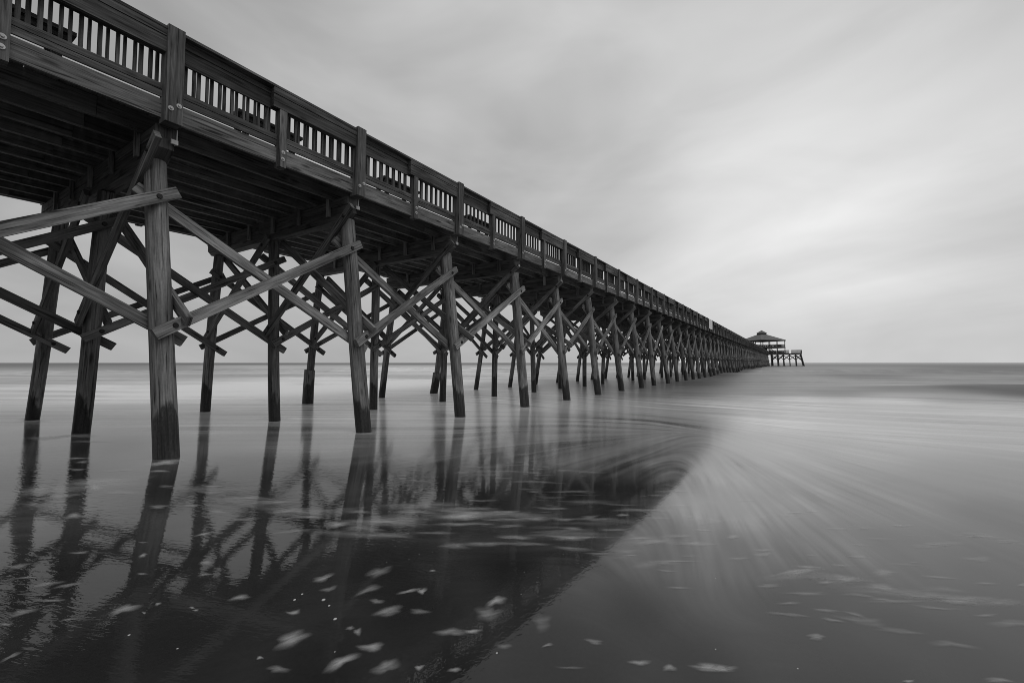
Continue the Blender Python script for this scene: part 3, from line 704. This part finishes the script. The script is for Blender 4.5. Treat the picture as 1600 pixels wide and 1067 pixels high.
# ------------------------------------------------------------------ foam floating on the film
PATCH = [(1.139,2.303,0.036,-0.035,-0.01,-0.023,0.5),(0.791,2.622,0.054,-0.003,-0.007,-0.036,0.6),(1.088,1.774,0.075,-0.014,-0.014,-0.038,0.55),(0.893,2.553,0.012,-0.007,-0.004,-0.014,0.5),(0.967,2.385,0.008,-0.012,-0.004,-0.01,0.5),(0.967,2.346,0.008,-0.012,-0.004,-0.009,0.5),
 (0.827,2.511,0.006,-0.009,-0.003,-0.01,0.6),(0.951,1.762,0.007,-0.01,-0.005,-0.01,0.6),(0.954,1.638,0.025,-0.037,-0.009,-0.016,0.35),(1.207,1.958,0.021,-0.017,-0.01,-0.019,0.5),(0.627,3.644,0.046,-0.024,-0.005,-0.035,0.4),(0.612,3.424,0.04,-0.031,-0.002,-0.016,0.3),
 (0.66,3.232,0.066,-0.04,-0.003,-0.019,0.4),(0.71,3.137,0.041,-0.025,-0.004,-0.023,0.45),(0.868,3.622,0.035,-0.028,-0.005,-0.025,0.4),(0.621,2.998,0.039,-0.044,-0.003,-0.016,0.4),(0.528,2.955,0.054,-0.02,-0.003,-0.024,0.4),(0.625,2.712,0.021,-0.022,-0.002,-0.01,0.4),
 (1.064,3.283,0.022,-0,-0.007,-0.029,0.5),(1.138,3.521,0.017,-0.024,-0.004,-0.013,0.4),(0.97,2.992,0.019,-0.017,-0.004,-0.014,0.4),(0.464,2.876,0.019,-0.027,-0.002,-0.014,0.4),(0.43,2.545,0.027,0.01,-0.001,-0.015,0.4),(1.423,3.377,0.049,-0.009,-0.009,-0.027,0.45),
 (1.158,2.71,0.036,-0.024,-0.005,-0.013,0.35),(1.226,2.867,0.033,-0.029,-0.009,-0.024,0.35),(1.49,2.153,0.053,-0.017,-0.015,-0.028,0.55),(1.434,2.023,0.034,-0.018,-0.013,-0.022,0.35),(1.55,1.854,0.066,-0.027,-0.015,-0.024,0.35),(1.711,1.969,0.075,-0.012,-0.026,-0.041,0.33),
 (1.651,1.669,0.049,-0.028,-0.011,-0.013,0.6),(1.686,1.618,0.015,-0.022,-0.019,-0.019,0.6),(1.49,1.726,0.019,-0.028,-0.014,-0.017,0.4),(1.461,1.613,0.052,-0.044,-0.021,-0.028,0.5),(1.537,1.49,0.016,-0.045,-0.017,-0.014,0.3),(1.819,1.249,0.056,-0.018,-0.024,-0.025,0.6),
 (1.698,1.21,0.054,-0.042,-0.037,-0.032,0.33),(1.495,1.257,0.046,-0.05,-0.019,-0.018,0.45),(1.549,1.185,0.021,-0.032,-0.011,-0.009,0.6),(1.272,1.591,0.016,-0.012,-0.011,-0.017,0.5),(1.272,1.642,0.018,-0.009,-0.006,-0.011,0.5),(1.233,1.458,0.045,-0.036,-0.013,-0.018,0.6),
 (1.109,1.485,0.063,-0.013,-0.011,-0.027,0.6),(1.186,1.316,0.046,-0.017,-0.016,-0.029,0.45),(1.249,1.208,0.011,-0.016,-0.008,-0.008,0.7),(1.314,1.091,0.016,-0.024,-0.008,-0.007,0.5),(1.776,0.969,0.027,-0.041,-0.045,-0.025,0.22),(1.892,1.734,0.01,-0.015,-0.009,-0.008,0.6),
 (1.74,0.519,0.019,-0.039,-0.014,-0.003,0.5),(1.772,0.416,0.018,-0.027,-0.015,-0.003,0.55),(1.859,0.283,0.04,-0.077,-0.021,-0.002,0.6),(1.769,0.72,0.01,-0.043,-0.013,-0.004,0.4),(1.565,0.73,0.027,-0.041,-0.007,-0.003,0.2),(1.536,1.017,0.023,-0.035,-0.011,-0.007,0.25),
 (1.644,0.87,0.02,-0.019,-0.007,-0.005,0.4),(2.332,-0.065,0.023,-0.035,-0.023,0.001,0.5),(1.884,0.24,0.024,-0.037,-0.016,-0.002,0.5),(2.378,-0.621,0.028,-0.042,-0.02,0.006,0.4),(2.182,-0.338,0.015,-0.022,-0.009,0.002,0.4),(3.053,-0.015,0.097,-0.102,-0.044,-0.001,0.45),
 (3.152,-0.058,0.048,-0.072,-0.021,0.001,0.35),(3.307,-0.424,0.047,-0.07,-0.048,0.007,0.3),(3.092,-0.23,0.04,-0.06,-0.049,0.004,0.38),(3.071,-0.383,0.019,-0.081,-0.038,0.007,0.35),(3.207,0.174,0.034,-0.051,-0.029,-0.001,0.33),(3.289,0.177,0.032,-0.049,-0.024,-0.001,0.3),
 (3.444,0.366,0.025,-0.038,-0.041,-0.004,0.45),(2.973,-0.134,0.03,-0.044,-0.028,0.002,0.3),(2.748,0.126,0.038,-0.057,-0.021,-0.001,0.28),(2.475,0.038,0.033,-0.076,-0.017,0,0.28),(2.531,-0.133,0.005,-0.044,-0.014,0.002,0.28),(2.653,-0.229,0.004,-0.047,-0.015,0.002,0.25),
 (2.617,-0.114,0.027,-0.064,-0.014,0.001,0.25),(2.599,0.031,0.035,-0.053,-0.015,-0,0.25),(3.172,-0.75,0.093,-0.138,-0.037,0.009,0.22),(3.212,-0.875,0.046,-0.068,-0.046,0.013,0.22),(3.45,-0.871,0.04,-0.06,-0.016,0.004,0.25),(3.543,-1.035,0.018,-0.027,-0.022,0.007,0.3),
 (2.987,-0.749,0.034,-0.051,-0.016,0.004,0.25),(3.061,-0.539,0.037,-0.08,-0.027,0.006,0.25),(2.919,-0.417,0.082,-0.122,-0.021,0.003,0.2),(2.944,-0.563,0.032,-0.086,-0.017,0.004,0.2),(2.761,-0.041,0.065,-0.097,-0.02,0.001,0.25),(2.893,-0.263,0.042,-0.082,-0.017,0.002,0.22),
 (2.735,2.19,0.108,-0.153,-0.06,-0.048,0.6),(2.054,2.823,0.053,-0.075,-0.034,-0.047,0.5),(2.581,2.103,0.123,-0.174,-0.027,-0.022,0.35),(2.906,2.287,0.137,-0.194,-0.041,-0.032,0.33),(2.114,2.601,0.091,-0.128,-0.034,-0.042,0.33),(2.589,1.62,0.049,-0.111,-0.031,-0.018,0.4),
 (2.385,1.716,0.119,-0.173,-0.027,-0.019,0.33),(2.239,1.871,0.059,-0.085,-0.033,-0.028,0.28),(2.542,1.486,0.066,-0.132,-0.024,-0.013,0.3),(3.002,1.702,0.085,-0.123,-0.033,-0.019,0.33),(2.13,2.342,0.088,-0.154,-0.025,-0.027,0.25),(2.801,1.287,0.098,-0.146,-0.038,-0.017,0.38),
 (3.482,1.162,0.036,-0.054,-0.024,-0.008,0.45),(2.975,1.366,0.04,-0.083,-0.025,-0.011,0.33),(3.032,0.816,0.083,-0.095,-0.034,-0.01,0.33),(3.059,0.901,0.049,-0.074,-0.018,-0.005,0.35),(3.245,0.687,0.063,-0.072,-0.032,-0.007,0.28),(3.155,0.571,0.083,-0.125,-0.036,-0.006,0.33),
 (2.653,0.738,0.053,-0.079,-0.045,-0.012,0.18),(2.798,0.617,0.075,-0.113,-0.014,-0.003,0.28),(2.634,1.197,0.063,-0.128,-0.024,-0.01,0.3),(3.29,1.361,0.043,-0.063,-0.029,-0.012,0.3),(3.115,1.511,0.056,-0.082,-0.034,-0.016,0.3),(3.565,0.897,0.084,-0.126,-0.024,-0.006,0.2),
 (3.119,1.104,0.078,-0.116,-0.019,-0.007,0.25),(3.729,0.596,0.07,-0.105,-0.025,-0.004,0.18),(2.782,0.902,0.057,-0.085,-0.025,-0.008,0.2),(3.335,1.676,0.061,-0.088,-0.024,-0.012,0.3),(2.989,2.023,0.09,-0.128,-0.027,-0.018,0.3),(2.602,2.569,0.104,-0.145,-0.029,-0.029,0.3),
 (2.3,2.599,0.082,-0.116,-0.024,-0.028,0.35),(2.337,2.94,0.073,-0.102,-0.021,-0.027,0.3),(2.031,3.15,0.084,-0.116,-0.022,-0.034,0.33),(1.987,3.422,0.084,-0.079,-0.017,-0.031,0.3),(2.341,2.125,0.077,-0.109,-0.023,-0.021,0.25),(1.946,9.794,0.251,0.03,-0.05,-0.265,0.5),
 (2.209,6.282,0.159,0.008,-0.056,-0.171,0.75),(2.002,5.817,0.06,-0.078,-0.024,-0.072,0.5),(1.397,5.454,0.042,-0.055,-0.029,-0.115,0.55),(1.05,4.551,0.043,-0.058,-0.017,-0.078,0.5),(1.701,7.38,0.077,-0.098,-0.017,-0.077,0.5),(1.672,7.034,0.042,-0.054,-0.022,-0.094,0.4),
 (1.472,5.759,0.217,-0.163,-0.027,-0.113,0.4),(1.055,5.687,0.126,-0.059,-0.022,-0.131,0.33),(2.365,6.268,0.067,-0.087,-0.024,-0.065,0.4),(1.493,4.325,0.049,-0.067,-0.017,-0.05,0.38),(1.515,6.555,0.059,-0.076,-0.014,-0.061,0.4),(0.964,5.1,0.099,-0.134,-0.013,-0.07,0.25),
 (1.47,5.062,0.096,-0.129,-0.018,-0.064,0.3),(1.155,5.311,0.101,-0.082,-0.016,-0.079,0.3),(1.925,4.45,0.074,-0.131,-0.02,-0.045,0.3),(2.041,4.015,0.112,-0.152,-0.025,-0.05,0.33),(2.098,3.712,0.093,-0.127,-0.02,-0.036,0.3),(1.701,3.816,0.057,-0.078,-0.015,-0.034,0.25),
 (1.724,3.474,0.077,-0.074,-0.018,-0.037,0.25),(1.806,2.946,0.094,-0.075,-0.017,-0.03,0.25),(1.66,4.156,0.044,-0.061,-0.011,-0.029,0.3),(2.328,13.551,0.154,-0.169,-0.041,-0.244,0.35),(2.18,8.889,0.219,-0.269,-0.028,-0.114,0.3),(1.78,6.159,0.141,-0.074,-0.016,-0.058,0.25),
 (2.028,4.691,0.063,-0.084,-0.022,-0.051,0.3),(1.785,5.015,0.052,-0.069,-0.014,-0.041,0.3),(5.253,6.486,0.169,-0.224,-0.077,-0.096,0.3),(5.578,9.907,0.256,-0.332,-0.103,-0.184,0.25),(5.598,13.415,0.305,-0.379,-0.123,-0.297,0.25),(7.93,6.478,0.129,-0.369,-0.142,-0.115,0.3),
 (11.122,6.622,0.096,-0.381,-0.244,-0.144,0.25),(2.252,9.761,0.233,-0.139,-0.051,-0.227,0.4),(2.327,13.174,0.188,-0.209,-0.054,-0.31,0.33),(2.103,3.263,0.218,-0.301,-0.065,-0.103,0.28),(2.3,2.599,0.233,-0.328,-0.068,-0.077,0.32),(2.806,2.144,0.233,-0.33,-0.087,-0.067,0.28),
 (2.83,1.373,0.189,-0.28,-0.056,-0.027,0.2),(2.021,2.538,0.156,-0.272,-0.047,-0.059,0.22),(2.005,3.838,0.216,-0.295,-0.047,-0.092,0.25),(1.518,5.572,0.312,-0.239,-0.056,-0.216,0.33),(1.18,5.629,0.206,-0.197,-0.035,-0.176,0.28),(1.975,4.567,0.22,-0.296,-0.041,-0.096,0.25),
 (2.756,2.648,0.234,-0.326,-0.065,-0.063,0.25),(3.06,0.815,0.145,-0.218,-0.059,-0.015,0.18),(3.007,-0.048,0.142,-0.212,-0.058,0.001,0.18),(3.049,-0.437,0.126,-0.273,-0.064,0.011,0.18),(3.138,-0.744,0.091,-0.193,-0.054,0.015,0.15)]
def foam_material():
    m, t = new_mat('foam_bubbles')
    a = t.n('ShaderNodeAttribute', attribute_name='cover').outputs['Fac']
    uv = t.n('ShaderNodeUVMap', uv_map='drift').outputs[0]
    n = t.noise(uv, 1.0, 4.0, .55, .4)
    c = t.math('MULTIPLY', a, t.mapr(n, .30, .66, .45, 1.1), clamp=True)
    dif = t.n('ShaderNodeBsdfDiffuse', i_0=(.78, .78, .78, 1)); tr = t.n('ShaderNodeBsdfTransparent')
    mx = t.n('ShaderNodeMixShader', i_0=c); t.link(tr.outputs[0], mx.inputs[1]); t.link(dif.outputs[0], mx.inputs[2])
    o = t.n('ShaderNodeOutputMaterial'); t.link(mx.outputs[0], o.inputs[0])
    return m
def build_foam():
    V, Fc, UV, CV = [], [], [], []
    n, rings = 22, (0.0, .35, .65, .85, 1.0); cov = (1.0, .74, .36, .11, 0.0)
    lst = list(PATCH)
    fr = random.Random(5)
    for _ in range(210):     # faint shreds in a belt along the edge of the last wash
        x = fr.uniform(2.4, 4.6); y = fr.uniform(-3.2, 3.4)
        if y > 1.2: x += .35 * (y - 1.2)
        L = fr.uniform(.03, .14); h = L * fr.uniform(.10, .22); a_ = THETA - math.pi / 2 + fr.uniform(-.12, .12)
        if y > .8 and fr.random() < .5: L *= 2.2; h *= 1.3
        lst.append((x, y, L * math.cos(a_), L * math.sin(a_), -h * 1.6 * math.sin(a_), h * 1.6 * math.cos(a_), fr.uniform(.09, .28)))
    for (cx, cy, ax, ay, bx, by, al) in lst:
        la, lb = math.hypot(ax, ay), math.hypot(bx, by)
        ph = [random.uniform(0, 6.28) for _ in range(4)]; u0, v0 = random.uniform(0, 90), random.uniform(0, 90); b = len(V)
        for q, cvr in zip(rings, cov):
            for j in range(n):
                an = 6.28318 * j / n
                rr = q * 1.12 * (1 + .16 * math.sin(2 * an + ph[0]) + .13 * math.sin(3 * an + ph[1]) + .10 * math.sin(5 * an + ph[2]))
                s_, c_ = math.sin(an) * rr, math.cos(an) * rr
                bend = .5 * math.sin(ph[3]) * c_ * c_
                x, y = cx + ax * c_ + bx * (s_ * 1.25 + bend), cy + ay * c_ + by * (s_ * 1.25 + bend)
                V.append((x, y, float(zs(x, y)) + .003)); CV.append(min(1, al * .8) * cvr)
                UV.append((u0 + c_ * la * 11, v0 + s_ * lb * 42))
        for i in range(len(rings) - 1):
            for j in range(n):
                k = (j + 1) % n; Fc.append((b + i * n + j, b + (i + 1) * n + j, b + (i + 1) * n + k, b + i * n + k))
    me = bpy.data.meshes.new('sea_foam'); me.from_pydata(V, [], Fc)
    ul = me.uv_layers.new(name='drift')
    vi = np.empty(len(me.loops), np.int32); me.loops.foreach_get('vertex_index', vi)
    ul.data.foreach_set('uv', np.array(UV, np.float32)[vi].ravel())
    a = me.attributes.new('cover', 'FLOAT', 'POINT'); a.data.foreach_set('value', CV)
    me.materials.append(foam_material()); me.validate()
    o = bpy.data.objects.new('sea_foam', me); COL.objects.link(o)
    tag(o, 'pale flecks of drifting sea foam scattered over the wet foreground', 'foam', kind='stuff')
build_foam()

# ------------------------------------------------------------------ shells on the wet sand
SHELL = [(2.519,1.223,3),(2.016,1.96,3),(1.927,1.957,2.5),(2.092,1.919,2),(1.827,2.038,3),(1.136,1.558,3),
 (1.277,2.07,7),(1.33,2.092,6),(1.355,1.955,10),(1.338,1.885,6),(1.282,1.762,9),(0.801,2.091,4),
 (0.728,2.359,5),(2.169,1.297,2.5),(1.947,1.183,2.5),(1.486,1.017,5),(1.999,0.286,3.5),(2.043,0.005,4),
 (2.696,0.378,3)]
for (x, y, d) in SHELL:
    r = d * .00095; z = float(zs(x, y)) - .001; m = MB(); b = 0; n = 12
    for q in range(4):
        a = q / 3 * math.pi / 2
        for j in range(n):
            an = 6.2832 * j / n; rr = r * math.cos(a) * (1 + .18 * math.cos(an)) + .0003
            m.v.append(Vector((x + rr * math.cos(an), y + rr * math.sin(an) * .75, z + .001 + r * .55 * math.sin(a))))
    for q in range(3):
        for j in range(n):
            k = (j + 1) % n; m.quad([q * n + j, q * n + k, (q + 1) * n + k, (q + 1) * n + j], [(0, 0)] * 4, 1)
    o = m.build('seashell', M_SHELL, None, smooth=True)
    tag(o, 'tiny pale seashell lying on the dark wet sand in the foreground', 'seashell', 'shells on the wet sand')
